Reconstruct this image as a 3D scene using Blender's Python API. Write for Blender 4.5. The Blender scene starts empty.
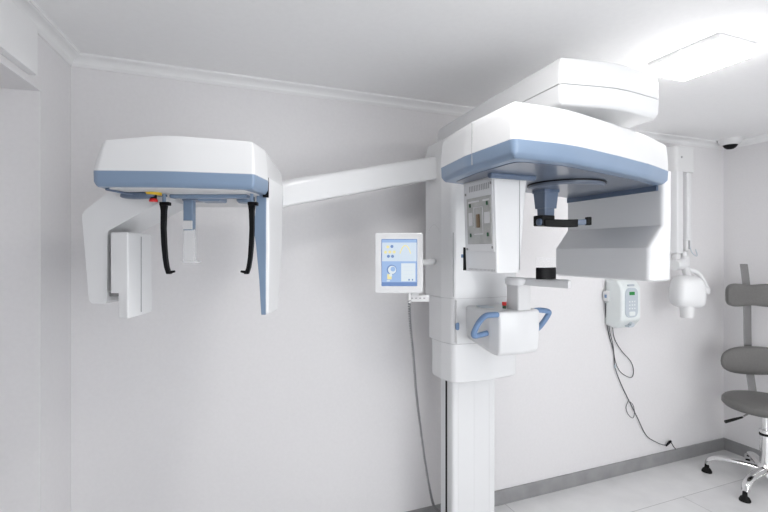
import bpy, bmesh, math, random
from mathutils import Vector, Matrix
PI = math.pi
random.seed(4)
S = bpy.context.scene
COL = S.collection

# ------------------------------------------------------------------ camera, world, exposure
YAW = math.radians(21.56)
EYE = 1.70
cam_d = bpy.data.cameras.new('camera')
cam_d.sensor_width = 36.0
cam_d.lens = 36.0 * 448.0 / 768.0
cam_d.shift_y = -4.0 / 768.0
cam_d.clip_start = 0.05
cam = bpy.data.objects.new('camera', cam_d)
COL.objects.link(cam)
cam.location = (0, 0, EYE)
cam.rotation_euler = (PI / 2, 0, -YAW)
S.camera = cam

world = bpy.data.worlds.new('world'); S.world = world
world.use_nodes = True
world.node_tree.nodes['Background'].inputs[0].default_value = (0.9, 0.93, 1.0, 1)
world.node_tree.nodes['Background'].inputs[1].default_value = 0.3
S.view_settings.view_transform = 'Standard'
S.view_settings.look = 'None'
S.view_settings.exposure = 0.36
S.view_settings.gamma = 1.0
S.view_settings.use_curve_mapping = False

ROOM_AND_FILL_LAMPS = [(2.145, 1.41, 16.0), (2.09, -0.45, 19.0), (0.66, 0.92, 32.0), (3.45, -0.20, 44.0)]  # first lamp is in view; the other three are added fill outside the frame
FILL_WINDOW_STRENGTH = 2.9     # glow of the added fill window, unseen behind the camera

# ------------------------------------------------------------------ helpers: camera-aligned plan to room plan
cY, sY = math.cos(YAW), math.sin(YAW)
def cw(X, D, z=None):
    u, v = X * cY + D * sY, -X * sY + D * cY
    return (u, v) if z is None else Vector((u, v, z))
def on_plane(px, py, v):            # a point seen in the photo, standing on the plane y = v of the room
    k = (px - 384.0) / 448.0
    D = v / (-k * sY + cY)
    return cw(k * D, D, EYE - (py - 252.0) / 448.0 * D)

# ------------------------------------------------------------------ helpers: materials
def mat(name, color, rough=0.5, metal=0.0, coat=0.0, trans=0.0, emit=None, estr=0.0, noise=0.0, nscale=30.0, bump=0.0, spec=0.5, ior=1.45, alpha=1.0):
    m = bpy.data.materials.new(name); m.use_nodes = True
    nt = m.node_tree; b = nt.nodes['Principled BSDF']
    b.inputs['Base Color'].default_value = (*color, 1)
    b.inputs['Roughness'].default_value = rough
    b.inputs['Metallic'].default_value = metal
    b.inputs['Coat Weight'].default_value = coat
    b.inputs['Coat Roughness'].default_value = 0.08
    b.inputs['Transmission Weight'].default_value = trans
    b.inputs['Specular IOR Level'].default_value = spec
    b.inputs['IOR'].default_value = ior
    b.inputs['Alpha'].default_value = alpha
    if emit:
        b.inputs['Emission Color'].default_value = (*emit, 1)
        b.inputs['Emission Strength'].default_value = estr
    if noise or bump:
        tc = nt.nodes.new('ShaderNodeTexCoord')
        n = nt.nodes.new('ShaderNodeTexNoise'); n.inputs['Scale'].default_value = nscale
        n.inputs['Detail'].default_value = 4
        nt.links.new(tc.outputs['Object'], n.inputs['Vector'])
        if noise:
            r = nt.nodes.new('ShaderNodeValToRGB')
            r.color_ramp.elements[0].position = 0.3; r.color_ramp.elements[1].position = 0.7
            r.color_ramp.elements[0].color = (*[c * (1 - noise) for c in color], 1)
            r.color_ramp.elements[1].color = (*[min(1, c * (1 + noise)) for c in color], 1)
            nt.links.new(n.outputs['Fac'], r.inputs['Fac'])
            nt.links.new(r.outputs['Color'], b.inputs['Base Color'])
        if bump:
            bp = nt.nodes.new('ShaderNodeBump'); bp.inputs['Strength'].default_value = bump
            bp.inputs['Distance'].default_value = 0.002
            nt.links.new(n.outputs['Fac'], bp.inputs['Height'])
            nt.links.new(bp.outputs['Normal'], b.inputs['Normal'])
    return m

M_WALL = mat('wall_paint', (0.775, 0.765, 0.775), 0.75, noise=0.012, nscale=60, bump=0.08)
M_CEIL = mat('ceiling_paint', (0.89, 0.89, 0.895), 0.8, noise=0.01, nscale=40)
M_TRIM = mat('trim_paint', (0.84, 0.84, 0.845), 0.5)
M_WHITE = mat('gloss_white_plastic', (0.755, 0.76, 0.77), 0.28, coat=0.4)
M_WHITE2 = mat('satin_white_plastic', (0.73, 0.73, 0.735), 0.45)
M_SEAM = mat('panel_gap', (0.38, 0.38, 0.39), 0.8)
M_BLUE = mat('steel_blue_plastic', (0.205, 0.285, 0.405), 0.35, coat=0.35)
M_BLUED = mat('slate_blue_plastic', (0.095, 0.135, 0.21), 0.35, coat=0.3)
M_BLUEH = mat('handle_blue', (0.17, 0.27, 0.45), 0.42)
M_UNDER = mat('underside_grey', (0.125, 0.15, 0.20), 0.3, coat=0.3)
M_BLACK = mat('black_plastic', (0.005, 0.005, 0.006), 0.45, spec=0.18)
M_RUBBER = mat('black_rubber', (0.009, 0.009, 0.009), 0.6, spec=0.2)
M_RED = mat('red_plastic', (0.65, 0.02, 0.02), 0.35)
M_YEL = mat('yellow_plastic', (0.75, 0.5, 0.03), 0.4)
M_GRN = mat('dark_green_plastic', (0.02, 0.09, 0.04), 0.4)
M_CLEAR = mat('clear_acrylic', (0.97, 0.98, 0.99), 0.08, alpha=0.30, coat=0.6)
M_CLEARB = mat('thin_clear_sheath', (0.97, 0.98, 0.99), 0.1, alpha=0.07, spec=0.3)
M_PLATE = mat('brushed_aluminium', (0.45, 0.45, 0.435), 0.35, metal=0.6, noise=0.12, nscale=25)
M_BRASS = mat('bronze_connector', (0.22, 0.15, 0.09), 0.45, metal=0.4)
M_CHROME = mat('chrome', (0.80, 0.80, 0.80), 0.10, metal=1.0)
M_STEEL = mat('satin_steel', (0.27, 0.27, 0.27), 0.30, metal=0.9)
M_VINYL = mat('grey_vinyl', (0.15, 0.147, 0.143), 0.42, noise=0.05, nscale=80, bump=0.1)
M_CORD = mat('grey_cord', (0.20, 0.20, 0.21), 0.5)
M_CORDD = mat('dark_cord', (0.06, 0.065, 0.07), 0.5)
M_SCR_W = mat('screen_pale', (0.0, 0.0, 0.0), 0.2, emit=(0.60, 0.69, 0.79), estr=0.85)
M_SCR_B = mat('screen_blue', (0.0, 0.0, 0.0), 0.2, emit=(0.33, 0.47, 0.73), estr=0.85)
M_SCR_D = mat('screen_deep_blue', (0.0, 0.0, 0.0), 0.2, emit=(0.16, 0.26, 0.50), estr=0.85)
M_SCR_Y = mat('screen_yellow', (0.0, 0.0, 0.0), 0.2, emit=(0.80, 0.72, 0.36), estr=0.85)
M_SCR_S = mat('screen_light', (0.0, 0.0, 0.0), 0.2, emit=(0.68, 0.75, 0.80), estr=0.85)
M_LCD = mat('green_lcd', (0.01, 0.04, 0.01), 0.2, emit=(0.02, 0.24, 0.06), estr=0.7)
M_MINT = mat('pale_mint_plastic', (0.76, 0.80, 0.80), 0.35, coat=0.3)
M_KEYS = mat('keypad_grey', (0.50, 0.55, 0.60), 0.4)
M_BASEB = mat('grey_stone_skirting', (0.30, 0.30, 0.305), 0.35, noise=0.10, nscale=9)

def floor_material():
    m = bpy.data.materials.new('floor_tiles'); m.use_nodes = True
    nt = m.node_tree; b = nt.nodes['Principled BSDF']
    tc = nt.nodes.new('ShaderNodeTexCoord')
    mp = nt.nodes.new('ShaderNodeMapping'); mp.inputs['Location'].default_value = (-3.07 + 7.2, -2.13 + 6.0, 0)
    br = nt.nodes.new('ShaderNodeTexBrick')
    br.offset = 0.5; br.inputs['Scale'].default_value = 1.0
    br.inputs['Brick Width'].default_value = 2.4; br.inputs['Row Height'].default_value = 0.6
    br.inputs['Mortar Size'].default_value = 0.0022; br.inputs['Mortar Smooth'].default_value = 0.2
    br.inputs['Color1'].default_value = (0.82, 0.82, 0.825, 1)
    br.inputs['Color2'].default_value = (0.77, 0.77, 0.78, 1)
    br.inputs['Mortar'].default_value = (0.46, 0.46, 0.47, 1)
    n = nt.nodes.new('ShaderNodeTexNoise'); n.inputs['Scale'].default_value = 7; n.inputs['Detail'].default_value = 6
    mx = nt.nodes.new('ShaderNodeMixRGB'); mx.blend_type = 'MULTIPLY'; mx.inputs[0].default_value = 0.18
    nt.links.new(tc.outputs['Object'], mp.inputs['Vector'])
    nt.links.new(mp.outputs['Vector'], br.inputs['Vector'])
    nt.links.new(tc.outputs['Object'], n.inputs['Vector'])
    nt.links.new(br.outputs['Color'], mx.inputs[1]); nt.links.new(n.outputs['Fac'], mx.inputs[2])
    nt.links.new(mx.outputs['Color'], b.inputs['Base Color'])
    b.inputs['Roughness'].default_value = 0.22
    return m
M_FLOOR = floor_material()

# ------------------------------------------------------------------ helpers: shapes (all in room coordinates)
class MB:
    def __init__(self): self.bm = bmesh.new()
    def face(self, vs, mi=0):
        try:
            f = self.bm.faces.new(vs); f.material_index = mi; return f
        except ValueError: return None
    def loft(self, rings, mi=0, cap=True, closed=True, mis=None):
        vr = [[self.bm.verts.new(p) for p in r] for r in rings]
        n = len(vr[0])
        for a in range(len(vr) - 1):
            m = mis[a] if mis else mi
            for i in range(n if closed else n - 1):
                j = (i + 1) % n
                self.face([vr[a][i], vr[a][j], vr[a + 1][j], vr[a + 1][i]], m)
        if cap:
            self.face(list(reversed(vr[0])), mis[0] if mis else mi)
            self.face(vr[-1], mis[-1] if mis else mi)
        return vr
    def box(self, x0, x1, y0, y1, z0, z1, mi=0, mx=None):
        r = [[Vector((x, y, z)) for x, y in ((x0, y0), (x1, y0), (x1, y1), (x0, y1))] for z in (z0, z1)]
        if mx: r = [[mx @ p for p in q] for q in r]
        self.loft(r, mi)
    def prism(self, poly, z0, z1, mi=0, mx=None):
        r = [[Vector((x, y, z)) for x, y in poly] for z in (z0, z1)]
        if mx: r = [[mx @ p for p in q] for q in r]
        self.loft(r, mi)
    def extrude(self, poly, off, mi=0):         # poly: 3-D points, off: vector
        off = Vector(off)
        self.loft([[Vector(p) for p in poly], [Vector(p) + off for p in poly]], mi)
    def tube(self, pts, r, seg=10, mi=0, cap=True, flat=1.0):
        pts = [Vector(p) for p in pts]
        rs = r if isinstance(r, (list, tuple)) else [r] * len(pts)
        rings = []; prev = None
        for i, p in enumerate(pts):
            t = (pts[min(i + 1, len(pts) - 1)] - pts[max(i - 1, 0)]).normalized()
            if prev is None:
                a = Vector((0, 0, 1)) if abs(t.z) < 0.9 else Vector((1, 0, 0))
                n = t.cross(a).normalized()
            else:
                n = (prev - t * prev.dot(t)).normalized()
            prev = n; bn = t.cross(n)
            rings.append([p + (n * math.cos(2 * PI * k / seg) + bn * math.sin(2 * PI * k / seg) * flat) * rs[i] for k in range(seg)])
        self.loft(rings, mi, cap)
    def lathe(self, prof, c, mx=None, seg=32, mi=0, mis=None):
        c = Vector(c)
        rings = []
        for r, z in prof:
            ring = [Vector((max(r, 1e-4) * math.cos(2 * PI * k / seg), max(r, 1e-4) * math.sin(2 * PI * k / seg), z)) for k in range(seg)]
            if mx: ring = [mx @ p for p in ring]
            rings.append([c + p for p in ring])
        self.loft(rings, mi, True, True, mis)
    def supere(self, c, rx, ry, rz, e=0.5, mx=None, nu=28, nv=16, mi=0, warp=None):
        f = lambda w: math.copysign(abs(w) ** e, w)
        rings = []
        for a in range(nv + 1):
            th = -PI / 2 + PI * a / nv
            th = max(-PI / 2 + 0.02, min(PI / 2 - 0.02, th))
            ring = []
            for k in range(nu):
                ph = 2 * PI * k / nu
                p = Vector((rx * f(math.cos(th)) * f(math.cos(ph)), ry * f(math.cos(th)) * f(math.sin(ph)), rz * f(math.sin(th))))
                if warp: p = warp(p)
                if mx: p = mx @ p
                ring.append(Vector(c) + p)
            rings.append(ring)
        self.loft(rings, mi)

def arc_round(poly, r, seg=6):
    """round the corners of a 2-D polygon; r is one radius or one per corner"""
    out = []; n = len(poly)
    for i in range(n):
        p = Vector(poly[i]); a = Vector(poly[i - 1]); b = Vector(poly[(i + 1) % n])
        rr = r[i] if isinstance(r, (list, tuple)) else r
        if rr <= 0: out.append((p.x, p.y)); continue
        da = (a - p); db = (b - p); la, lb = da.length, db.length
        da.normalize(); db.normalize()
        ang = da.angle(db)
        t = min(rr / max(math.tan(ang / 2), 1e-3), la * 0.48, lb * 0.48)
        s = p + da * t; e = p + db * t
        for k in range(seg + 1):
            w = k / seg
            q = s * (1 - w) ** 2 + p * 2 * w * (1 - w) + e * w * w
            out.append((q.x, q.y))
    return out
def inset(poly, d):
    """move a convex-ish polygon's outline inwards by d"""
    n = len(poly); out = []
    area = sum(poly[i][0] * poly[(i + 1) % n][1] - poly[(i + 1) % n][0] * poly[i][1] for i in range(n))
    s = 1 if area > 0 else -1
    for i in range(n):
        p = Vector(poly[i]); a = Vector(poly[i - 1]); b = Vector(poly[(i + 1) % n])
        e1 = (p - a); e2 = (b - p)
        if e1.length < 1e-7 or e2.length < 1e-7: out.append((p.x, p.y)); continue
        n1 = Vector((-e1.y, e1.x)).normalized() * s; n2 = Vector((-e2.y, e2.x)).normalized() * s
        m = (n1 + n2)
        m = m.normalized() / max(0.4, m.normalized().dot(n1))
        q = p + m * d; out.append((q.x, q.y))
    return out
def rings_z(poly, levels):
    return [[Vector((x, y, z)) for x, y in (inset(poly, d) if d else poly)] for z, d in levels]
def spline(pts, sub=8):
    pts = [Vector(p) for p in pts]; out = []
    q = [pts[0] * 2 - pts[1]] + pts + [pts[-1] * 2 - pts[-2]]
    for i in range(1, len(q) - 2):
        for k in range(sub):
            t = k / sub
            out.append(0.5 * ((2 * q[i]) + (-q[i - 1] + q[i + 1]) * t + (2 * q[i - 1] - 5 * q[i] + 4 * q[i + 1] - q[i + 2]) * t * t + (-q[i - 1] + 3 * q[i] - 3 * q[i + 1] + q[i + 2]) * t ** 3))
    out.append(pts[-1]); return out

ROOTM = {}
def obj(name, mb, mats, parent=None, bevel=0.0, seg=3, angle=35, base=None):
    bm = mb.bm if isinstance(mb, MB) else mb
    bmesh.ops.remove_doubles(bm, verts=bm.verts, dist=1e-6)
    bmesh.ops.recalc_face_normals(bm, faces=bm.faces)
    mx = Matrix.Identity(4)
    if parent is not None: mx = ROOTM[parent.name]
    elif base is not None: mx = Matrix.Translation(Vector(base))
    bm.transform(mx.inverted())
    me = bpy.data.meshes.new(name); bm.to_mesh(me); bm.free()
    for m in (mats if isinstance(mats, (list, tuple)) else [mats]): me.materials.append(m)
    for p in me.polygons: p.use_smooth = True
    me.set_sharp_from_angle(angle=math.radians(angle))
    o = bpy.data.objects.new(name, me); COL.objects.link(o)
    if parent is not None:
        o.parent = parent; ROOTM[o.name] = mx
    elif base is not None: o.location = base
    if bevel:
        b = o.modifiers.new('bevel', 'BEVEL'); b.width = bevel; b.segments = seg
        b.limit_method = 'ANGLE'; b.angle_limit = math.radians(angle)
        b.harden_normals = True
    wn = o.modifiers.new('weighted_normal', 'WEIGHTED_NORMAL'); wn.keep_sharp = True; wn.weight = 100
    return o
def thing(name, label, cat, loc, group=None):
    o = bpy.data.objects.new(name, None); o.empty_display_size = 0.1
    COL.objects.link(o); o.location = loc
    o['label'] = label; o['category'] = cat
    if group: o['group'] = group
    ROOTM[o.name] = Matrix.Translation(Vector(loc))
    return o
def tag(o, label, cat, group=None):
    o['label'] = label; o['category'] = cat
    if group: o['group'] = group
    return o
def struct(name, mb, m, bevel=0.0, base=None):
    o = obj(name, mb, m, None, bevel, base=base); o['kind'] = 'structure'; return o

# ------------------------------------------------------------------ room shell
UL, UR, VB, VF, H = -0.60, 4.15, 2.52, -1.4, 2.63
UREC = -1.50                     # depth of the recess in the left wall
mb = MB(); mb.box(UREC - .8, UR + .1, VF - .1, VB + .3, -0.1, 0); struct('floor', mb, M_FLOOR)
mb = MB(); mb.box(UREC - .8, UR + .1, VF - .1, VB + .3, H, H + .1); struct('ceiling', mb, M_CEIL)
mb = MB(); mb.box(UL - .1, UR + .1, VB, VB + .1, 0, H); struct('wall_back', mb, M_WALL)
mb = MB(); mb.box(UR, UR + .1, VF, VB, 0, H); struct('wall_right', mb, M_WALL)
mb = MB(); mb.box(UREC - .8, UR + .1, VF - .1, VF, 0, H); struct('wall_front', mb, M_WALL)
# glowing window added out of view behind the camera to brighten the room
WX0, WX1, WZ0, WZ1 = 0.4, 2.7, 0.35, 2.35
mb = MB(); mb.box(WX0, WX1, VF, VF + .012, WZ0, WZ1); struct('fill_window_1', mb, mat('fill_light_glass', (0.8, 0.8, 0.8), 0.4, emit=(0.95, 0.975, 1.0), estr=FILL_WINDOW_STRENGTH))
mb = MB()
for a, b, c, d in ((WX0 - .06, WX1 + .06, WZ0 - .06, WZ0), (WX0 - .06, WX1 + .06, WZ1, WZ1 + .06), (WX0 - .06, WX0, WZ0, WZ1), (WX1, WX1 + .06, WZ0, WZ1), (1.52, 1.58, WZ0, WZ1)): mb.box(a, b, VF, VF + .04, c, d)
struct('trim_5', mb, M_TRIM)  # frame and mullion of the added fill window
# left wall: solid pier by the corner, a full-width recess nearer the camera with a lintel above it
RV = 2.223; RH = 2.359
ROTL = Matrix.Translation((UL, VB, 0)) @ Matrix.Rotation(-math.radians(6.55), 4, 'Z') @ Matrix.Translation((-UL, -VB, 0))
mb = MB()
mb.box(UREC - .1, UL, RV, VB + .1, 0, H, 0, ROTL)
mb.box(UREC - .1, UL, VF - .2, RV, RH, H, 0, ROTL)
mb.box(UREC - .1, UREC, VF - .2, RV, 0, RH, 0, ROTL)
struct('wall_left', mb, M_WALL)
mb = MB(); mb.box(UL, UL + .03, VF - .1, 2.127, 2.390, H - .049, 0, ROTL); struct('trim_4', mb, M_TRIM, 0.002)

def crown(name, a, b, nrm, m0, m1, rot=None):
    """moulding from plan point a to b; nrm points into the room; m0/m1 = mitre flags"""
    prof = [(0, 0.049), (0.006, 0.049), (0.009, 0.044), (0.012, 0.040)]
    for k in range(7):
        t = k / 6 * PI / 2
        prof.append((0.014 + 0.034 * (1 - math.cos(t)), 0.038 - 0.026 * math.sin(t)))
    prof += [(0.050, 0.010), (0.056, 0.009), (0.058, 0.0), (0, 0)]
    a = Vector(a); b = Vector(b); d = (b - a).normalized(); nrm = Vector(nrm)
    mb = MB(); r0 = []; r1 = []
    for o, dz in prof:
        p0 = a + nrm * o + d * (o * m0); p1 = b + nrm * o - d * (o * m1)
        r0.append(Vector((p0.x, p0.y, H - dz))); r1.append(Vector((p1.x, p1.y, H - dz)))
    if rot: r0 = [rot @ p for p in r0]; r1 = [rot @ p for p in r1]
    mb.loft([r0, r1]); struct(name, mb, M_TRIM)
crown('trim_1', (UL, VB), (UR, VB), (0, -1), .89, 1)
crown('trim_2', (UL, VF - .1), (UL, VB), (1, 0), 0, .89, ROTL)
crown('trim_3', (UR, VF), (UR, VB), (-1, 0), 0, 1)
mb = MB(); mb.box(UL, UR, VB - .012, VB, 0, .10); struct('baseboard_back', mb, M_BASEB, 0.003)
mb = MB(); mb.box(UR - .012, UR, VF, VB - .012, 0, .10); struct('baseboard_right', mb, M_BASEB, 0.003)
mb = MB(); mb.box(UL, UL + .012, RV, VB - .012, 0, .10, 0, ROTL); struct('baseboard_left', mb, M_BASEB, 0.003)

# ------------------------------------------------------------------ ceiling lamps
def ceiling_lamp(u, v, power, label, drop=.026):
    t = thing('ceiling_light', label, 'ceiling light', (u, v, H), 'flat panel ceiling lights')
    hw, hd = 0.125, 0.165
    mb = MB(); mb.prism(arc_round([(u - hw, v - hd), (u + hw, v - hd), (u + hw, v + hd), (u - hw, v + hd)], .008, 3), H - .022, H)
    obj('housing', mb, M_TRIM, t, 0.002)
    em = mat('lamp_diffuser', (0.9, 0.9, 0.9), 0.4, emit=(1.0, 0.985, 0.965), estr=power)
    mb = MB(); mb.prism(arc_round([(u - hw + .012, v - hd + .012), (u + hw - .012, v - hd + .012), (u + hw - .012, v + hd - .012), (u - hw + .012, v + hd - .012)], .006, 3), H - drop, H - .0215)
    obj('diffuser', mb, em, t)
LL = ['flat square lamp glowing on the ceiling above the x-ray machine',
      'added unseen fill lamp on the ceiling behind the camera, in line with the one over the machine',
      'added unseen fill lamp on the ceiling almost above the camera, nearest the recess',
      'added unseen fill lamp on the ceiling behind the camera near the right wall',
      ]  # all but the first were added for extra brightness
for (u, v, p), l in zip(ROOM_AND_FILL_LAMPS, LL): ceiling_lamp(u, v, p, l, .060 if v > 1.2 else .026)

# ------------------------------------------------------------------ the panoramic x-ray machine
X = thing('panoramic_xray_machine', 'large white and blue panoramic dental x-ray machine with a skull-imaging arm to its left', 'x-ray machine', (1.36, 2.16, 0))

# floor column with a dark guide slot
mb = MB()
mb.prism(arc_round([(1.225, 2.10), (1.50, 2.10), (1.505, 2.16), (1.505, 2.225), (1.22, 2.225), (1.22, 2.16)], [.02, .02, 0, .006, .006, 0]), 0.012, 1.20)
for k in range(3):
    mb.box(1.262 + k * .098, 1.2635 + k * .098, 2.099, 2.102, .02, 1.05, 0)
colm = obj('column', mb, M_WHITE, X)
mb = MB(); mb.box(1.2185, 1.2215, 2.150, 2.166, 0.012, 1.06); obj('guide_slot', mb, M_BLACK, colm)
mb = MB(); mb.prism(arc_round([(1.12, 1.92), (1.60, 1.92), (1.60, 2.42), (1.12, 2.42)], .03), 0, .014); obj('base_plate', mb, M_WHITE2, X, .003)
mb = MB(); mb.box(1.33, 1.46, 2.22, 2.31, 0.012, 2.20); mb.box(1.33, 1.46, 2.305, 2.52, 1.95, 2.10); obj('rear_mast', mb, M_WHITE2, X, .004)

# carriage: the tall housing that rides on the column
def cpoly(b): return [(1.155, b), (1.155, 2.10), (1.178, 2.015), (1.37, 1.988), (1.582, 2.018), (1.600, 2.10), (1.60, b)]
cp = cpoly(2.29)
cpm = arc_round(cpoly(2.245), [.015, .03, .035, .3, .035, .03, .015], 6)
cpl = arc_round(cpoly(2.21), [.015, .03, .035, .3, .035, .03, .015], 6)
cpr = arc_round(cp, [.015, .03, .035, .3, .035, .03, .015], 6)
lo = rings_z(cpl, [(1.018, .020), (1.025, .004), (1.038, 0), (1.222, 0)])
mb = MB(); mb.loft(lo); obj('lower_housing', mb, M_WHITE, X, angle=40)
mb = MB(); mb.loft(rings_z(cpm, [(1.220, .004), (1.463, .004)])); obj('housing_joint', mb, M_SEAM, X)
mb = MB(); mb.loft(rings_z(cpm, [(1.2245, 0), (1.4585, 0)])); mid = obj('middle_housing', mb, M_WHITE, X, angle=40)
mb = MB(); mb.box(1.19, 1.197, 2.0, 2.008, 1.23, 1.452); obj('release_button_frame', mb, M_WHITE2, mid)
p = on_plane(457.6, 336, 2.008)
mb = MB(); mb.supere((1.1975, 2.004, 1.318), .010, .008, .020, .6); obj('release_button', mb, M_BLUEH, mid)
mb = MB()
rg = rings_z(cpr, [(1.460, 0), (2.25, 0), (2.34, .003), (2.372, .008), (2.385, .0135)])
for r in rg[2:]:
    for p in r: p.z -= max(0, 1.27 - p.x) * .85
mb.loft(rg)
up = obj('upper_housing', mb, M_WHITE, X, angle=40)
# seams of the upper housing: an arched panel line on its flank and front
mb = MB()
mb.box(1.1785, 1.1805, 2.0125, 2.0165, 1.47, 1.80)
pts = []
for k in range(13):
    w = k / 12
    pts.append(Vector((1.1545 + .001, 2.255 - .15 * w, 1.80 + .05 * math.sin(PI * w))))
mb.tube(pts, .0007, 6)
obj('panel_seam', mb, M_SEAM, up)

# upper support arm reaching out over the patient place
ap = [(1.235, 2.32), (1.20, 1.75), (1.184, 1.268), (1.43, 1.225), (1.700, 1.262), (1.700, 1.70), (1.62, 2.32)]
apr = arc_round(ap, [.05, .3, .022, .6, .045, .3, .05], 8)
mb = MB(); mb.loft(rings_z(apr, [(2.234, .020), (2.240, .012), (2.254, .003), (2.306, 0)])); arm = obj('support_arm', mb, M_WHITE, X, angle=40)
mb = MB(); mb.loft(rings_z(apr, [(2.305, .003), (2.311, .003)])); obj('arm_seam', mb, M_SEAM, arm)
mb = MB(); mb.loft(rings_z(apr, [(2.310, 0), (2.34, .001), (2.380, .004), (2.396, .008), (2.407, .014), (2.412, .021)])); obj('arm_cover', mb, M_WHITE, arm, angle=45)
mb = MB(); mb.lathe([(.155, 2.17), (.155, 2.24)], (1.45, 1.56, 0), seg=48); obj('rotation_bearing', mb, M_WHITE2, X)

# rotor
rp = [(.935, 1.71), (.900, 1.45), (.902, 1.168), (1.14, 1.168), (1.43, 1.238), (1.70, 1.312), (1.93, 1.398), (2.005, 1.60), (2.01, 2.0), (1.5, 1.86)]
rpr = arc_round(rp, [.03, .3, .022, .8, .8, .8, .06, .4, .06, .5], 8)
mb = MB(); mb.loft(rings_z(rpr, [(2.060, 0), (2.10, .001), (2.150, .005), (2.170, .008), (2.181, .014), (2.186, .021)])); rot = obj('rotor_housing', mb, M_WHITE, X, angle=45)
mb = MB()
R = rings_z(rpr, [(2.000, .021), (2.006, .012), (2.020, .002), (2.061, 0)])
mb.loft(R); trim = obj('rotor_trim', mb, M_BLUE, X, angle=40)
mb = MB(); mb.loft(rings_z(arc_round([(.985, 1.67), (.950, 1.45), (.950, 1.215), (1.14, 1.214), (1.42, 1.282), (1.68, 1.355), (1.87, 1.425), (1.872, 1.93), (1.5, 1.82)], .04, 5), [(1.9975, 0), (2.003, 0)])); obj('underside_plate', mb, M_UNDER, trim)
mb = MB()
mb.box(.8995, .9025, 1.404, 1.4055, 2.018, 2.17); obj('rotor_seam', mb, M_SEAM, rot)
# dark hardware under the rotor
mb = MB()
mb.tube([(.99, 1.425, 1.993), (1.20, 1.425, 1.993)], .014, 12)
obj('cable_channel', mb, M_BLUED, trim, .003)

for (u, v) in ((1.0, 1.30), (1.30, 1.30), (1.42, 1.34), (1.62, 1.42), (.98, 1.55), (1.70, 1.72), (1.12, 1.34), (1.22, 1.30)):
    mb = MB(); mb.lathe([(.007, 2.002), (.007, 2.009)], (u, v, 0), seg=12); obj('screw_cap', mb, M_BLACK, trim)
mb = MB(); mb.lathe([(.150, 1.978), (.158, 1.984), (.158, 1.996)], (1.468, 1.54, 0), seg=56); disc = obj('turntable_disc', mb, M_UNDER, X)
mb = MB(); mb.lathe([(.162, 1.992), (.162, 2.008)], (1.468, 1.54, 0), seg=56); obj('disc_gap', mb, M_BLACK, disc)

# tube head: left leg of the rotor
V0, V1 = 1.464, 1.690
def thring(z):
    w = (2.0 - z) / .38
    a = 1.038 + .013 * w; b = 1.203 - .035 * w
    return [Vector((x, y, z)) for x, y in arc_round([(a, V0), (b, V0), (b, V1), (a, V1)], [.008, .02, .02, .008], 4)]
mb = MB(); mb.loft([thring(1.618), thring(1.630), thring(1.8), thring(2.003)])
th = obj('tube_head', mb, M_WHITE, X, angle=50)
mb = MB(); mb.box(1.189 - .03, 1.1905 - .03 + .001, V0 - .0012, V0 + .001, 1.63, 1.995, mx=Matrix.Shear('XY', 4, (0, 0)) if False else None)
obj('front_seam', mb, M_SEAM, th)
def lf(v, z, d=0):   # on the left flank of the tube head
    w = (2.0 - z) / .38
    return Vector((1.038 + .013 * w - d, v, z))
def flank_box(mb, v0, v1, z0, z1, d0, d1, mi=0):
    mb.loft([[lf(v0, z0, d0), lf(v1, z0, d0), lf(v1, z1, d0), lf(v0, z1, d0)], [lf(v0, z0, d1), lf(v1, z0, d1), lf(v1, z1, d1), lf(v0, z1, d1)]], mi)
mb = MB(); flank_box(mb, 1.472, 1.676, 1.70, 1.992, -.002, .004); obj('cover_frame', mb, M_WHITE, th, .002)
mb = MB(); flank_box(mb, 1.481, 1.655, 1.733, 1.925, .002, .007); pl = obj('connector_plate', mb, M_PLATE, th, .002)
mb = MB()
flank_box(mb, 1.560, 1.580, 1.80, 1.855, .006, .011, 0)
obj('connector_slot', mb, M_BRASS, pl if False else th, .001)
for a in (1.505, 1.628):
    for z in (1.77, 1.895):
        mb = MB(); flank_box(mb, a - .0045, a + .0045, z - .008, z + .008, .006, .011); obj('plate_clip', mb, M_GRN, th, .002)
mb = MB()
flank_box(mb, 1.535, 1.60, 1.772, 1.776, .006, .009); flank_box(mb, 1.535, 1.539, 1.772, 1.885, .006, .009)
flank_box(mb, 1.535, 1.60, 1.882, 1.886, .006, .009); flank_box(mb, 1.598, 1.602, 1.80, 1.886, .006, .009)
flank_box(mb, 1.49, 1.525, 1.815, 1.86, .006, .009); flank_box(mb, 1.612, 1.64, 1.81, 1.865, .006, .009)
flank_box(mb, 1.49, 1.535, 1.905, 1.912, .006, .009); flank_box(mb, 1.56, 1.64, 1.905, 1.912, .006, .009)
obj('plate_relief', mb, M_WHITE2, th, .001)
mb = MB()
for k in range(12):
    mb = MB(); flank_box(mb, 1.492 + k * .0125, 1.498 + k * .0125, 1.952, 1.976, .002, .0048); obj('vent_slot', mb, M_SEAM, th)
mb = MB()
for k in range(20): flank_box(mb, 1.478 + k * .0095, 1.4815 + k * .0095, 1.623, 1.631, -.004, .0006)
obj('lower_vent', mb, M_SEAM, th)
for v, z in ((1.480, 1.972), (1.664, 1.945), (1.480, 1.718), (1.664, 1.712)):
    mb = MB(); flank_box(mb, v - .004, v + .004, z - .005, z + .005, .003, .007); obj('corner_screw', mb, M_STEEL, th, .001)
mb = MB(); mb.box(1.045, 1.060, 1.690, 1.700, 1.62, 1.72, 0); mb.box(1.042, 1.058, 1.700, 1.712, 1.675, 1.690, 1); obj('cable_strip', mb, [M_BLACK, M_BLUEH], th)

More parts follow.
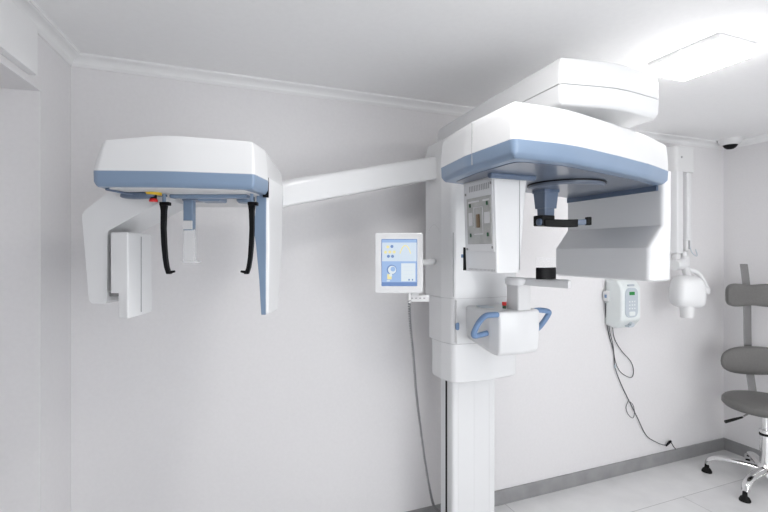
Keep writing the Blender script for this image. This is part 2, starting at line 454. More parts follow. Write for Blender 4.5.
# sensor leg: right leg of the rotor, a stepped inner face towards the patient place
mb = MB()
zs = [(2.004, 1.868), (1.825, 1.868), (1.740, 1.800), (1.575, 1.800)]
def legring(z, ui, d=0.0):
    return [Vector((x, y, z)) for x, y in arc_round([(ui + d, 1.398 + d), (1.945 - d, 1.392 + d), (2.016 - d, 1.59), (2.020 - d, 1.985 - d), (ui + d, 1.965 - d)], [.02, .05, .3, .03, .01], 5)]
mb.loft([legring(1.570, 1.800, .008), legring(1.577, 1.800, .001), legring(1.718, 1.802), legring(1.820, 1.886), legring(2.062, 1.886)])
leg = obj('sensor_leg', mb, M_WHITE, X, angle=25)
mb = MB(); mb.box(1.876, 1.888, 1.42, 1.96, 1.975, 2.012); obj('inner_lip', mb, M_BLUED, leg, .002)

# head rest: blue stem with black temple supports
def stem_ring(z, wx, wy): return [Vector((1.42 + x, 1.61 + y, z)) for x, y in arc_round([(-wx, -wy), (wx, -wy), (wx, wy), (-wx, wy)], .008, 3)]
mb = MB(); mb.loft([stem_ring(1.895, .035, .033), stem_ring(1.97, .040, .040), stem_ring(1.985, .040, .040)]); hs = obj('head_rest_stem', mb, M_BLUED, X, angle=50)
mb = MB(); mb.loft([stem_ring(1.845, .028, .026), stem_ring(1.897, .029, .027)]); obj('stem_lower_block', mb, M_BLUED, hs)
mb = MB(); mb.loft([stem_ring(1.965, .043, .043), stem_ring(1.984, .043, .043)]); obj('stem_collar', mb, M_BLUED, hs)
def hbar(pts, w, h, mi=0, mb=None):
    pts = [Vector(p) for p in pts]; rings = []
    for i, p in enumerate(pts):
        t = (pts[min(i + 1, len(pts) - 1)] - pts[max(i - 1, 0)]).normalized(); n = Vector((-t.y, t.x, 0)).normalized()
        rings.append([p + n * w / 2 - Vector((0, 0, h / 2)), p + n * w / 2 + Vector((0, 0, h / 2)), p - n * w / 2 + Vector((0, 0, h / 2)), p - n * w / 2 - Vector((0, 0, h / 2))])
    mb.loft(rings, mi)
mb = MB()
mb.box(1.362, 1.432, 1.565, 1.625, 1.815, 1.862)
hbar(spline([(1.375, 1.57, 1.829), (1.42, 1.55, 1.826), (1.47, 1.53, 1.825), (1.515, 1.52, 1.827)], 5), .018, .034, 0, mb)
hb = obj('temple_support', mb, M_BLACK, X, .004)
mb = MB(); hbar([(1.513, 1.52, 1.830), (1.535, 1.510, 1.831), (1.553, 1.50, 1.833)], .016, .024, 0, mb); obj('grip_link', mb, M_BLUED, hb, .002)
mb = MB(); mb.supere((1.366, 1.585, 1.832), .012, .018, .016, .7); obj('adjuster_knob', mb, M_BLUED, hb)
mb = MB(); hbar([(1.545, 1.503, 1.835), (1.566, 1.494, 1.836)], .020, .036, 0, mb); obj('temple_pad', mb, M_RUBBER, hb, .003)

# patient console, chin shelf, handles
con = [(1.250, 2.03), (1.250, 1.80), (1.268, 1.742), (1.40, 1.722), (1.500, 1.742), (1.517, 1.80), (1.517, 2.03)]
conr = arc_round(con, [0, .02, .02, .3, .02, .03, 0], 5)
mb = MB()
r = []
for z, d, dv in ((1.222, .028, .020), (1.230, .012, .012), (1.252, .003, .004), (1.34, 0, 0), (1.408, 0, 0), (1.418, .004, 0), (1.422, .012, 0)):
    q = inset(conr, d)
    r.append([Vector((x, y + (dv if y < 1.95 else 0), z - (0.028 * (2.03 - y) / .28 if z < 1.3 else 0) + (0.028 if z < 1.3 else 0) * (1 if y > 1.95 else .4))) for x, y in q])
mb.loft(r); cs = obj('patient_console', mb, M_WHITE, X, angle=50)
mb = MB(); mb.prism(arc_round([(1.275, 1.88), (1.335, 1.875), (1.345, 1.97), (1.285, 1.97)], .014), 1.420, 1.4255); obj('key_pad', mb, M_KEYS, cs)
mb = MB(); mb.lathe([(.009, 1.421), (.009, 1.438)], (1.362, 1.835, 0), seg=16); mb.lathe([(.011, 1.438), (.011, 1.454)], (1.362, 1.835, 0), seg=16, mi=1); obj('stop_button', mb, [M_GRN, M_RED], cs)
mb = MB(); mb.tube(spline([(1.285, 1.765, 1.403), (1.245, 1.755, 1.407), (1.205, 1.765, 1.402), (1.180, 1.78, 1.372), (1.160, 1.785, 1.335), (1.157, 1.79, 1.316), (1.175, 1.80, 1.306), (1.252, 1.82, 1.310)], 6), .0135, 14); obj('hand_grip', mb, M_BLUEH, X)
mb = MB(); mb.tube(spline([(1.495, 1.80, 1.405), (1.545, 1.795, 1.410), (1.595, 1.79, 1.400), (1.600, 1.80, 1.380), (1.575, 1.81, 1.340), (1.55, 1.82, 1.312), (1.50, 1.83, 1.305)], 6), .0135, 14); obj('hand_grip', mb, M_BLUEH, X)
mb = MB(); mb.prism(arc_round([(1.374, 1.745), (1.452, 1.745), (1.459, 1.80), (1.459, 1.84), (1.376, 1.84), (1.374, 1.80)], .012), 1.419, 1.550); obj('chin_post', mb, M_WHITE2, X, .003)
poly = []
for k in range(13):
    t = math.radians(104 - 14 + k * 15); poly.append((1.406 + .060 * math.cos(t), 1.79 + .060 * math.sin(t)))
for k in range(13):
    t = math.radians(-90 + k * 15); poly.append((1.452 + .046 * math.cos(t), 1.555 + .046 * math.sin(t)))
mb = MB(); mb.loft(rings_z(poly, [(1.541, .006), (1.545, .001), (1.567, 0), (1.575, .003), (1.578, .010)])); sh = obj('chin_shelf', mb, M_WHITE, X, angle=50)
mb = MB()
bp = []
for k in range(15):
    t = math.radians(200 + k * 10); bp.append((1.431 + .060 * math.cos(t), 1.640 + .05 * math.sin(t)))
for k in range(15):
    t = math.radians(340 - k * 10); bp.append((1.431 + .041 * math.cos(t), 1.648 + .032 * math.sin(t)))
mb.prism(bp, 1.577, 1.630)
obj('chin_cup', mb, M_BLACK, sh, .003)
mb = MB(); mb.loft([[Vector((x, y, z)) for x, y in bp] for z in (1.629, 1.676)]); obj('bite_guard', mb, M_CLEARB, sh)

# touch screen on a bracket left of the carriage
MX = Matrix.Translation(cw(.0735, 2.18, 0)) @ Matrix.Rotation(-YAW, 4, 'Z')      # local x right, y away, z up
def rr2(x0, x1, z0, z1, y0, y1, r, mx, mb, mi=0):
    poly = arc_round([(x0, z0), (x1, z0), (x1, z1), (x0, z1)], r, 5)
    mb.loft([[mx @ Vector((a, y, b)) for a, b in poly] for y in (y0, y1)], mi)
ZC = 1.647
mb = MB(); rr2(-.117, .117, ZC - .147, ZC + .147, 0, .034, .014, MX, mb); tp = obj('touch_panel', mb, M_WHITE, X, .004)
sx0, sx1, sz0, sz1 = -.083, .085, ZC - .110, ZC + .113
mb = MB(); rr2(sx0 - .003, sx1 + .003, sz0 - .003, sz1 + .003, -.001, .003, .003, MX, mb)
rr2(sx0, sx1, ZC + .008, sz1, -.0015, .002, .001, MX, mb, 1)
rr2(sx0, ZC * 0 + .006, sz0 + .016, ZC + .008, -.0015, .002, .001, MX, mb, 2)
rr2(.006, sx1, sz0 + .016, ZC + .008, -.0015, .002, .001, MX, mb, 2)
rr2(.010, sx1 - .006, sz0 + .020, ZC - .002, -.0020, .002, .001, MX, mb, 3)
rr2(sx0, sx1, sz1 - .014, sz1, -.0020, .002, .001, MX, mb, 2)
for (x, z) in ((-.055, .078), (-.035, .080), (-.066, .052), (-.045, .053), (-.024, .053), (-.052, .032), (-.032, .032)):
    mb.lathe([(.0075, -.0005), (.0075, .0005)], MX @ Vector((x, -.0022, ZC + z)), Matrix.Rotation(-YAW, 3, 'Z') @ Matrix.Rotation(PI / 2, 3, 'X'), 14, 4 if z in (.080, .032) else 5)
ac = [MX @ Vector((.004 + .052 * w, -.0022, ZC + .035 + .050 * math.sin(PI * (0.03 + .94 * w)) ** .7)) for w in [k / 14 for k in range(15)]]
mb.tube(ac, .0026, 6, 5)
for k in range(4): rr2(.02, .07, sz0 + .036 + k * .018, sz0 + .0375 + k * .018, -.0024, 0, .0003, MX, mb, 1)
rr2(.045, .052, sz0 + .024, sz0 + .032, -.0024, 0, .001, MX, mb, 4); rr2(.062, .068, sz0 + .024, sz0 + .032, -.0024, 0, .001, MX, mb, 4)
rx = Matrix.Rotation(-YAW, 3, 'Z') @ Matrix.Rotation(PI / 2, 3, 'X')
mb.lathe([(.024, -.0004), (.024, .0004)], MX @ Vector((-.036, -.002, ZC - .033)), rx, 24, 4)
mb.lathe([(.020, -.0004), (.020, .0004)], MX @ Vector((-.034, -.0026, ZC - .034)), rx, 24, 3)
rr2(-.058, -.036, ZC - .080, ZC - .054, -.003, 0, .004, MX, mb, 5)
mb.lathe([(.012, -.0004), (.012, .0004)], MX @ Vector((-.030, -.0032, ZC - .030)), rx, 20, 2)
rr2(-.048, -.034, ZC - .066, ZC - .052, -.0034, 0, .004, MX, mb, 3)
rr2(-.060, -.045, sz0 + .020, sz0 + .026, -.003, 0, .001, MX, mb, 3)
obj('display_screen', mb, [M_SCR_D, M_SCR_W, M_SCR_B, M_SCR_S, M_SCR_D, M_SCR_Y], tp)
mb = MB(); mb.tube([MX @ Vector((.07, .03, ZC)), MX @ Vector((.10, .07, ZC)), cw(.275, 2.46, ZC)], .016, 16); obj('panel_bracket', mb, M_WHITE2, tp, .003)
mb = MB(); rr2(.040, .150, ZC - .192, ZC - .160, .03, .07, .004, MX, mb); rr2(.06, .10, ZC - .162, ZC - .13, .034, .05, .003, MX, mb); hk = obj('switch_holder', mb, M_WHITE2, X, .002)
mb = MB()
for x in (.06, .08, .10, .12): rr2(x, x + .010, ZC - .178, ZC - .172, .0285, .032, .001, MX, mb)
obj('holder_slots', mb, M_SEAM, hk)

# ------------------------------------------------ skull-imaging (cephalometric) arm and head; plan given along the camera's axes
a0 = (cw(.262, 2.47), 2.097, 2.222); a1 = (cw(-.43, 2.125), 1.922, 2.048)
mb = MB()
d = (Vector(a0[0]) - Vector(a1[0])).normalized(); n = Vector((-d.y, d.x))
def armring(c, z0, z1, w):
    poly = arc_round([(-w, z0), (w, z0), (w, z1), (-w, z1)], [.012, .012, .035, .035], 5)
    return [Vector((c[0] + n.x * a, c[1] + n.y * a, b)) for a, b in poly]
ex = Vector(a1[0]) - d * .06
mb.loft([armring(ex, 1.905, 2.027, .045), armring(a1[0], a1[1], a1[2], .048), armring(a0[0], a0[1], a0[2], .052), armring(Vector(a0[0]) + d * .08, 2.10, 2.228, .052)])
obj('side_arm', mb, M_WHITE, X, angle=40)

hp = [(-.895, 1.362), (-.66, 1.376), (-.414, 1.430), (-.405, 1.56), (-.450, 2.02), (-.93, 2.02)]
hpw = [cw(*p) for p in hp]
hpr = arc_round(hpw, [.03, .5, .012, .05, .05, .05], 7)
def dome(rings):
    out = []
    for r in rings:
        q = []
        for p in r:
            Xc = p.x * cY - p.y * sY; w = max(0, (p.z - 1.952) / .11)
            Xn = Xc + .022 * w * min(1, max(0, (-.66 - Xc) / .2))
            Dc = p.x * sY + p.y * cY
            zz = p.z - .014 * w * min(1, max(0, (-.70 - Xc) / .18)) + .006 * w * (1 - min(1, abs(Xc + .66) / .25) ** 2)
            q.append(cw(Xn, Dc, zz))
        out.append(q)
    return out
mb = MB(); mb.loft(dome(rings_z(hpr, [(1.948, 0), (1.99, .001), (2.028, .005), (2.042, .007), (2.051, .010), (2.054, .0115)]))); ch = obj('side_head_cover', mb, M_WHITE, X, angle=45)
mb = MB(); mb.loft(rings_z(hpr, [(1.901, .0115), (1.905, .007), (1.916, .001), (1.949, 0)])); ct = obj('side_head_trim', mb, M_BLUE, X, angle=40)
mb = MB(); mb.loft(rings_z(arc_round([cw(*p) for p in [(-.865, 1.392), (-.66, 1.404), (-.452, 1.455), (-.438, 1.56), (-.475, 1.99), (-.90, 1.99)]], .03, 5), [(1.8985, 0), (1.903, 0)])); obj('underside_plate', mb, M_WHITE2, ct)
def cbox(mb, x0, x1, y0, y1, z0, z1, mi=0):
    mb.loft([[cw(x, y, z) for x, y in ((x0, y0), (x1, y0), (x1, y1), (x0, y1))] for z in (z0, z1)], mi)
# dark shell rail and blue slides beneath
mb = MB()
cbox(mb, -.74, -.47, 1.54, 1.58, 1.886, 1.900); cbox(mb, -.66, -.58, 1.58, 1.66, 1.880, 1.905)
obj('rod_slide', mb, M_BLUE, ct, .006)
mb = MB(); mb.supere(cw(-.825, 1.50, 1.889), .062, .022, .012, .8, Matrix.Rotation(-YAW - .15, 3, 'Z')); mb.tube([cw(-.875, 1.41, 1.898), cw(-.85, 1.47, 1.893), cw(-.80, 1.50, 1.892), cw(-.74, 1.53, 1.892)], .004, 8); obj('cable_cover', mb, M_BLUED, ct)
mb = MB(); mb.lathe([(.05, 1.878), (.055, 1.903)], cw(-.69, 1.60), seg=28) if False else mb.lathe([(.045, 1.884), (.052, 1.905)], cw(-.68, 1.62, 0), seg=28); obj('pivot_disc', mb, M_BLUED, ct)
mb = MB(); mb.lathe([(.024, 1.876), (.032, 1.884), (.032, 1.905)], cw(-.50, 1.62, 0), seg=24); obj('knob', mb, M_BLUE, ct)
# stop button on the underside
mb = MB(); mb.lathe([(.026, 1.8905), (.026, 1.90)], cw(-.772, 1.50, 0), seg=24); obj('button_ring', mb, M_YEL, ct)
mb = MB(); mb.lathe([(.011, 1.878), (.011, 1.892)], cw(-.772, 1.50, 0), seg=20, mi=1); mb.lathe([(.013, 1.868), (.014, 1.873), (.010, 1.880)], cw(-.772, 1.50, 0), seg=20); obj('stop_button', mb, [M_RED, M_BLACK], ct)
# ear rods
def ear_rod(x, s):
    y = 1.525
    mb = MB()
    rings = []
    for (dx, z, w) in ((0, 1.862, .014), (.000, 1.84, .010), (.001, 1.78, .009), (-.001, 1.73, .009), (-.005, 1.68, .008), (-.010, 1.648, .008), (-.015, 1.633, .008), (-.018, 1.625, .009)):
        cx = x - s * dx * -1 if False else x + s * dx
        rings.append([cw(cx + a * w * .85, y + b * .008, z) for a, b in ((-1, -1), (1, -1), (1, 1), (-1, 1))])
    mb.loft(rings)
    e = x + s * -.018
    mb.tube([cw(e, y, 1.631), cw(e - s * .020, y, 1.634)], [.006, .004], 8)
    o = obj('ear_rod', mb, M_BLACK, ct, .003)
    mb = MB(); cbox(mb, x - .012, x + .020, y - .010, y + .012, 1.858, 1.870); cbox(mb, x - .005, x + .005, y - .004, y + .006, 1.870, 1.900, 1); obj('rod_clamp', mb, [M_BLACK, M_BLUE], ct, .002)
ear_rod(-.749, -1); ear_rod(-.450, 1)
# blue nose-rest holder with its clear blade
mb = MB(); cbox(mb, -.718, -.683, 1.60, 1.628, 1.778, 1.893); ns = obj('nose_rest_holder', mb, M_BLUE, ct, .004)
mb = MB(); cbox(mb, -.716, -.684, 1.592, 1.603, 1.781, 1.812); obj('holder_insert', mb, M_WHITE2, ct, .002)
mb = MB(); cbox(mb, -.720, -.680, 1.606, 1.622, 1.665, 1.785); cbox(mb, -.722, -.664, 1.600, 1.626, 1.660, 1.669); obj('nose_rest_blade', mb, M_CLEAR, ct, .002)
# right receptor panel, blue inner face towards the patient place
def panel_ring(z, x0, x1, y0, y1, r=.01): return [Vector((*p, z)) for p in arc_round([cw(x0, y0), cw(x1, y0), cw(x1, y1), cw(x0, y1)], r, 4)]
mb = MB()
mb.loft([panel_ring(1.478, -.431, -.412, 1.59, 1.725), panel_ring(1.486, -.432, -.409, 1.585, 1.735), panel_ring(1.72, -.436, -.406, 1.585, 1.79), panel_ring(1.88, -.434, -.408, 1.585, 1.81), panel_ring(1.965, -.430, -.408, 1.585, 1.82)])
rp_ = obj('receptor_panel', mb, M_WHITE, X, .002, angle=45)
mb = MB()
mb.loft([[cw(x, y, z) for x, y in ((a, 1.582), (b, 1.582), (b, 1.60), (c, 1.78 if z > 1.6 else 1.70))] for z, a, b, c in ((1.478, -.434, -.418, -.432), (1.60, -.441, -.418, -.438), (1.72, -.452, -.417, -.446), (1.775, -.460, -.417, -.450), (1.82, -.457, -.417, -.446), (1.92, -.448, -.416, -.446))])
obj('receptor_face', mb, M_BLUE, rp_, .002, angle=50)
mb = MB(); cbox(mb, -.425, -.4065, 1.572, 1.583, 1.892, 1.962); obj('dark_gap_strip', mb, M_BLACK, rp_)  # black strip standing in for the dark gap between trim and panel
# left collimator bracket and its box
def bprof(y, d=0):
    pr = [(-1.045, 1.835), (-.955, 1.905), (-.76, 1.905), (-.76, 1.880), (-.80, 1.857), (-.955, 1.772), (-.957, 1.530), (-.968, 1.520), (-1.012, 1.522), (-1.020, 1.535)]
    pr = arc_round(pr, [.035, .012, .001, .001, .02, .02, .006, .01, .01, .01], 5)
    if d: pr = inset(pr, d)
    return [cw(a, y, b) for a, b in pr]
mb = MB(); mb.loft([bprof(1.548), bprof(1.75)]); br = obj('collimator_bracket', mb, M_WHITE, X, .003, angle=60)
mb = MB()
bx = [(-.932, 1.525), (-.868, 1.520), (-.875, 1.700), (-.932, 1.700)]
bxr = arc_round([cw(*p) for p in bx], [.006, .006, .02, .006], 4)
mb.loft(rings_z(bxr, [(1.560, 0), (1.763, 0), (1.767, .004)]))
bx2 = arc_round([cw(*p) for p in [(-.905, 1.525), (-.868, 1.520), (-.875, 1.700), (-.905, 1.700)]], [.006, .006, .02, .006], 4)
mb.loft(rings_z(bx2, [(1.474, .003), (1.478, 0), (1.5605, 0)]))
cb = obj('collimator_box', mb, M_WHITE, X, angle=40)
mb = MB(); cbox(mb, -.8715, -.8695, 1.605, 1.608, 1.485, 1.755); obj('box_seam', mb, M_SEAM, cb)
mb = MB(); cbox(mb, -.96, -.90, 1.56, 1.62, 1.545, 1.56); cbox(mb, -.96, -.92, 1.58, 1.66, 1.60, 1.74); obj('box_hinge', mb, M_STEEL, br, .003)

# ------------------------------------------------------------------ hand switch cord
ps = [MX @ Vector((.048, .022, ZC - .150))]
def sc(px, py, D): k = (px - 384) / 448; return cw(k * D, D, EYE - (py - 252) / 448 * D)
path = spline([sc(409.3, 300, 2.195), sc(410, 320, 2.21), sc(413.5, 357, 2.25), sc(416, 390, 2.32), sc(419.5, 420, 2.40), sc(424.5, 457, 2.49), sc(430, 490, 2.57), sc(434, 506, 2.61), sc(440, 512, 2.63), sc(446, 513, 2.64)], 60)
def coil(path, R, turns_per_m, r, mb, seg=5):
    out = []; ph = 0; prev = None
    nx = Vector((1, 0, 0))
    for i, p in enumerate(path):
        t = (path[min(i + 1, len(path) - 1)] - path[max(i - 1, 0)]).normalized()
        n = (nx - t * nx.dot(t)).normalized(); b = t.cross(n)
        if prev is not None: ph += (p - prev).length * turns_per_m * 2 * PI
        prev = p
        out.append(p + (n * math.cos(ph) + b * math.sin(ph)) * R)
    mb.tube(out, r, seg)
HS = thing('exposure_switch', 'grey coiled cord of the hand switch hanging below the touch screen', 'hand switch', sc(434, 512, 2.61))
mb = MB(); coil(path[:], .0052, 80, .0034, mb); obj('coiled_cord', mb, M_CORD, HS)
mb = MB(); mb.tube([sc(409.3, 293, 2.195), sc(409.3, 303, 2.195)], [.008, .006], 12); obj('switch_grip', mb, M_WHITE2, HS)

# ------------------------------------------------------------------ wall-mounted x-ray controller
K = thing('xray_controller', 'white rounded wall box with green display and keypad, dangling thin dark cord', 'control box', (2.86, VB, 1.13))
ku0, ku1, kv0, kz0, kz1 = 2.770, 2.965, 2.362, 1.135, 1.495
mb = MB()
side = []
def kring(x, d):
    pr = arc_round([(VB, kz0 + .02), (kv0 + .06, kz0), (kv0, kz0 + .07), (kv0, kz1 - .05), (kv0 + .04, kz1), (VB, kz1)], [.02, .05, .05, .07, .04, .02], 6)
    pr = inset(pr, d) if d else pr
    return [Vector((x, a, b)) for a, b in pr]
mb.loft([kring(ku0, .022), kring(ku0 + .006, .008), kring(ku0 + .018, 0), kring(ku1 - .018, 0), kring(ku1 - .006, .008), kring(ku1, .022)])
kb = obj('casing', mb, M_MINT, K, angle=50)
def kf(mb, x0, x1, z0, z1, y0, y1, r, mi=0):
    poly = arc_round([(x0, z0), (x1, z0), (x1, z1), (x0, z1)], r, 6)
    mb.loft([[Vector((a, y, b)) for a, b in poly] for y in (y0, y1)], mi)
mb = MB(); kf(mb, 2.798, 2.925, 1.225, 1.440, kv0 - .004, kv0 + .02, .05); kp = obj('keypad', mb, M_KEYS, K, .002)
mb = MB(); kf(mb, 2.838, 2.888, 1.388, 1.412, kv0 - .007, kv0, .004); obj('green_display', mb, M_LCD, kp)
for a in (2.84, 2.865, 2.89):
    for z in (1.29, 1.315, 1.34): mb = MB(); kf(mb, a - .006, a + .006, z - .005, z + .005, kv0 - .0055, kv0, .003); obj('key', mb, M_MINT, kp, .001)
mb = MB(); kf(mb, 2.835, 2.895, 1.238, 1.268, kv0 - .0065, kv0, .012)
obj('key', mb, M_MINT, kp, .001)
mb = MB(); kf(mb, 2.83, 2.89, 1.452, 1.466, kv0 - .003, kv0 + .01, .006); obj('badge', mb, M_KEYS, K, .001)
mb = MB(); mb.lathe([(.016, 0), (.016, .03)], (2.875, kv0 - .002, 1.172), Matrix.Rotation(-PI / 2, 3, 'X'), 20); mb.box(2.835, 2.865, kv0 - .006, kv0 + .03, 1.155, 1.166); obj('lower_knob', mb, M_KEYS, K)
mb = MB(); kf(mb, 2.748, 2.775, 1.335, 1.41, 2.47, 2.51, .01); kf(mb, 2.746, 2.752, 1.36, 1.385, 2.475, 2.495, .003, 1); obj('side_socket', mb, [M_WHITE2, M_BLUEH], K, .003)
W = lambda px, py, v=2.508: on_plane(px, py, v)
mb = MB()
mb.tube(spline([W(605.5, 303, 2.50), W(606, 318), W(609, 335), W(613.5, 351), W(615, 367), W(621, 384), W(628.7, 400), W(637.5, 418), W(646, 435), W(656, 442), W(664, 445), W(668, 443.5)], 8), .0032, 6)
mb.tube(spline([W(611, 303, 2.47), W(612.3, 320, 2.49), W(614, 337), W(621, 350), W(630.5, 361), W(633.5, 370), W(632, 377), W(626, 376), W(619, 370), W(615, 360), W(613, 345), W(609.5, 330), W(607.5, 312), W(606.5, 303, 2.50)], 8), .0028, 6)
mb.tube(spline([W(628.7, 400), W(626, 407), W(628, 414), W(632.5, 418), W(634.5, 413), W(633, 405), W(629, 401)], 6), .0024, 6)
obj('cord', mb, M_CORDD, K)
mb = MB(); mb.tube([W(615, 364), W(615, 368)], .007, 8); obj('cord_clip', mb, M_KEYS, K)
mb = MB(); mb.tube([W(666, 446, 2.50), W(669, 442.5, 2.50), W(671, 441, 2.50)], [.006, .010, .008], 10); mb.tube([W(671, 442, 2.50), W(673.5, 446.5, 2.495), W(675.5, 449, 2.49)], .0035, 8); obj('plug', mb, M_BLACK, K)

# ------------------------------------------------------------------ wall-mounted intraoral x-ray arm
A = thing('wall_xray_arm', 'white folded dental x-ray arm with round tube head on back wall behind the machine', 'x-ray arm', (3.42, VB, 1.2))
mb = MB(); mb.prism(arc_round([(3.29, VB), (3.29, 2.33), (3.50, 2.33), (3.50, VB)], [0, .03, .03, 0], 5), 2.31, 2.505); wm = obj('wall_bracket', mb, M_WHITE2, A, .006)
mb = MB(); mb.lathe([(.008, 0), (.008, .006)], on_plane(682, 157, 2.326), Matrix.Rotation(-PI / 2, 3, 'X'), 14); obj('bracket_bolt', mb, M_SEAM, wm)
mb = MB(); mb.prism(arc_round([(3.293, 2.322), (3.362, 2.322), (3.362, 2.392), (3.293, 2.392)], .016, 5), 1.690, 2.315); obj('lower_arm', mb, M_WHITE, A, .006)
mb = MB(); mb.prism(arc_round([(3.435, 2.345), (3.492, 2.345), (3.492, 2.405), (3.435, 2.405)], .016, 5), 1.72, 2.315); obj('upper_arm', mb, M_WHITE, A, .006)
mb = MB(); mb.box(3.33, 3.46, 2.35, 2.40, 1.675, 1.735); mb.box(3.376, 3.402, 2.31, 2.36, 1.71, 1.80, 0); mb.box(3.305, 3.35, 2.335, 2.38, 1.64, 1.70); obj('elbow', mb, M_WHITE2, A, .008)
mb = MB(); mb.box(3.392, 3.408, 2.306, 2.312, 1.722, 1.788); obj('elbow_label', mb, M_SEAM, A, .001)
hc = Vector((3.292, 2.250, 1.408))
mb = MB(); mb.tube([(3.262, 2.33, 1.602), (3.36, 2.33, 1.606)], .042, 20); mb.supere((3.385, 2.335, 1.620), .034, .038, .055, .8); mb.tube([(3.385, 2.335, 1.70), (3.385, 2.335, 1.60)], .022, 16); mb.tube([(3.37, 2.32, 1.585), (3.345, 2.29, 1.54), (3.32, 2.26, 1.50)], .026, 14); obj('head_joint', mb, M_WHITE, A)
RM = Matrix.Rotation(-math.radians(34), 3, 'Z')
mb = MB()
mb.supere(hc, .102, .100, .118, .48, RM, 36, 22, warp=lambda p: Vector((p.x * (1.0 - .16 * max(0, p.z / .118)), p.y, p.z)))
hd = obj('xray_head', mb, M_WHITE, A, angle=60)
mb = MB(); mb.tube([hc + Vector((-.030, -.02, -.09)), hc + Vector((-.034, -.024, -.15)), hc + Vector((-.034, -.024, -.186))], [.050, .045, .043], 28); obj('collimator_cone', mb, M_WHITE2, A)
mb = MB(); mb.tube(spline([(3.375, 2.32, 1.565), (3.41, 2.30, 1.562), (3.455, 2.27, 1.53), (3.485, 2.25, 1.47), (3.495, 2.24, 1.41), (3.44, 2.23, 1.385)], 8), [.017] * 41, 14); mb.supere((3.472, 2.24, 1.41), .035, .03, .03, .7); obj('head_yoke', mb, M_WHITE, A)
mb = MB(); mb.tube(spline([(3.395, 2.30, 1.74), (3.41, 2.29, 1.69), (3.46, 2.29, 1.67), (3.475, 2.31, 1.72)], 6), .004, 6); obj('head_cord', mb, M_KEYS, A)

# ------------------------------------------------------------------ dome camera on the ceiling
Dm = thing('security_camera', 'small white dome security camera on the ceiling in the far right corner', 'security camera', (4.01, 2.385, H))
mb = MB(); mb.lathe([(.058, -.050), (.074, -.034), (.080, -.020), (.080, -.002), (.078, 0)], (4.01, 2.385, H), seg=40); obj('camera_housing', mb, M_WHITE2, Dm)
mb = MB(); mb.lathe([(.005, -.084), (.025, -.080), (.041, -.068), (.051, -.052), (.053, -.042)], (4.01, 2.385, H), seg=32); obj('dome_cover', mb, M_BLACK, Dm)

# ------------------------------------------------------------------ grey work stool on a chrome star base
CU, CV = 3.757, 2.00
T = thing('clinic_stool', 'grey vinyl clinic stool with twin back pads and chrome star base', 'stool', (CU, CV, 0))
mb = MB()
mb.lathe([(.205, .560), (.240, .566), (.256, .585), (.254, .612), (.240, .627), (.18, .637), (.01, .639)], (CU, CV, 0), seg=56); obj('seat', mb, M_VINYL, T, angle=60)
mb = MB(); mb.lathe([(.034, .27), (.034, .40), (.037, .402), (.037, .416), (.030, .418)], (CU, CV, 0), seg=24, mi=0); mb.lathe([(.022, .415), (.022, .53)], (CU, CV, 0), seg=24); po = obj('gas_lift', mb, M_CHROME, T)
mb = MB(); mb.lathe([(.0365, .375), (.0365, .392)], (CU, CV, 0), seg=24); obj('lift_collar', mb, M_RUBBER, T); mb = MB(); mb.lathe([(.036, .52), (.036, .55)], (CU, CV, 0), seg=24); obj('seat_socket', mb, M_RUBBER, T)
mb = MB(); mb.box(CU - .09, CU + .09, CV - .09, CV + .09, .540, .565); obj('seat_plate', mb, M_RUBBER, T, .006)
mb = MB(); mb.lathe([(.05, .09), (.05, .15), (.034, .17), (.032, .28)], (CU, CV, 0), seg=28); obj('base_hub', mb, M_CHROME, T)
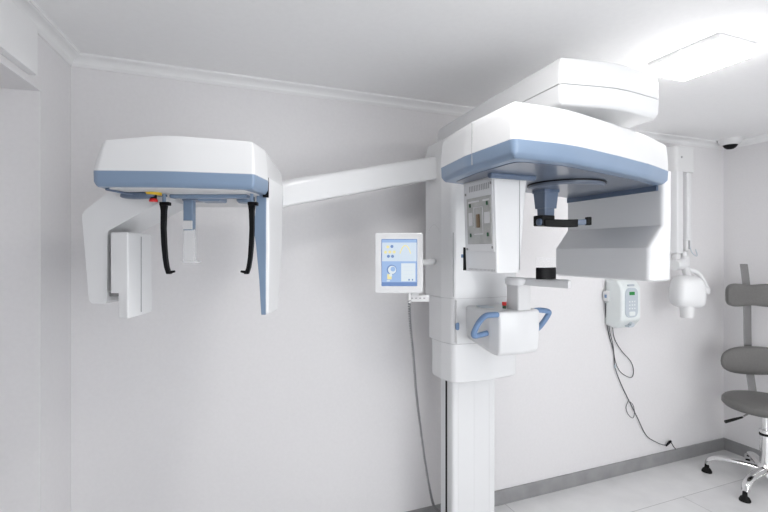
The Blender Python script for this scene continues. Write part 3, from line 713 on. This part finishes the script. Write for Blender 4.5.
for k, a in enumerate((118, 190, 262, 334, 46)):
    a = math.radians(a); dx, dy = math.cos(a), math.sin(a)
    f = lambda r, z: Vector((CU + dx * r, CV + dy * r, z))
    mb = MB()
    mb.tube(spline([f(.03, .130), f(.14, .135), f(.26, .128), f(.325, .102), f(.345, .066)], 6), [.037 - .014 * i / 24 for i in range(25)], 14, flat=0.65); lg = obj('leg', mb, M_CHROME, T)
    mb = MB(); mb.lathe([(.034, 0), (.034, .010), (.026, .026), (.016, .034), (.014, .062)], f(.345, 0), seg=22); obj('floor_glide', mb, M_RUBBER, lg)
mb = MB(); mb.tube(spline([(CU - .03, CV - .02, .555), cw(2.63, 3.2, .552), cw(2.593, 3.2, .540), cw(2.56, 3.2, .520)], 6), .006, 8); mb.tube([cw(2.56, 3.2, .520), cw(2.50, 3.2, .504), cw(2.437, 3.2, .487)], [.007, .010, .011], 10, 1); obj('height_lever', mb, [M_CHROME, M_RUBBER], T)
# back bar and pads, facing b; plan along the camera's axes
def bar_c(z):
    w = (z - .56) / 1.04
    return (2.832 + .012 * w, 3.425 + .13 * w + .02 * math.sin(w * 5.5))
mb = MB(); rings = []
for k in range(29):
    z = .56 + 1.045 * k / 28; x, y = bar_c(z)
    w = .030
    rings.append([cw(x - w, y - .003, z), cw(x + w, y - .003, z), cw(x + w, y + .004, z), cw(x - w, y + .004, z)])
mb.loft(rings)
x, y = bar_c(.565); mb.loft([[cw(x - .03, y, .561), cw(x + .03, y, .561), cw(x + .0, y - .22, .561), cw(x - .06, y - .22, .561)], [cw(x - .03, y, .569), cw(x + .03, y, .569), cw(x + .0, y - .22, .569), cw(x - .06, y - .22, .569)]])
obj('back_bar', mb, M_STEEL, T, .002)
RY = Matrix.Rotation(-YAW - math.radians(8), 3, 'Z')
x, y = bar_c(1.385)
mb = MB(); mb.supere(cw(x - .004, y - .045, 1.367), .196, .040, .098, .55, RY, 44, 18, warp=lambda p: Vector((p.x, p.y - .10 * (p.x / .2) ** 2 * .4, p.z * (.80 + .24 * abs(p.x / .188) ** 1.0) ))); obj('upper_back_pad', mb, M_VINYL, T, angle=70)
x, y = bar_c(.93)
mb = MB(); mb.supere(cw(x - .003, y - .05, .868), .252, .045, .108, .8, RY, 44, 18, warp=lambda p: Vector((p.x, p.y - .10 * (p.x / .25) ** 2 * .5, p.z))); obj('lower_back_pad', mb, M_VINYL, T, angle=70)
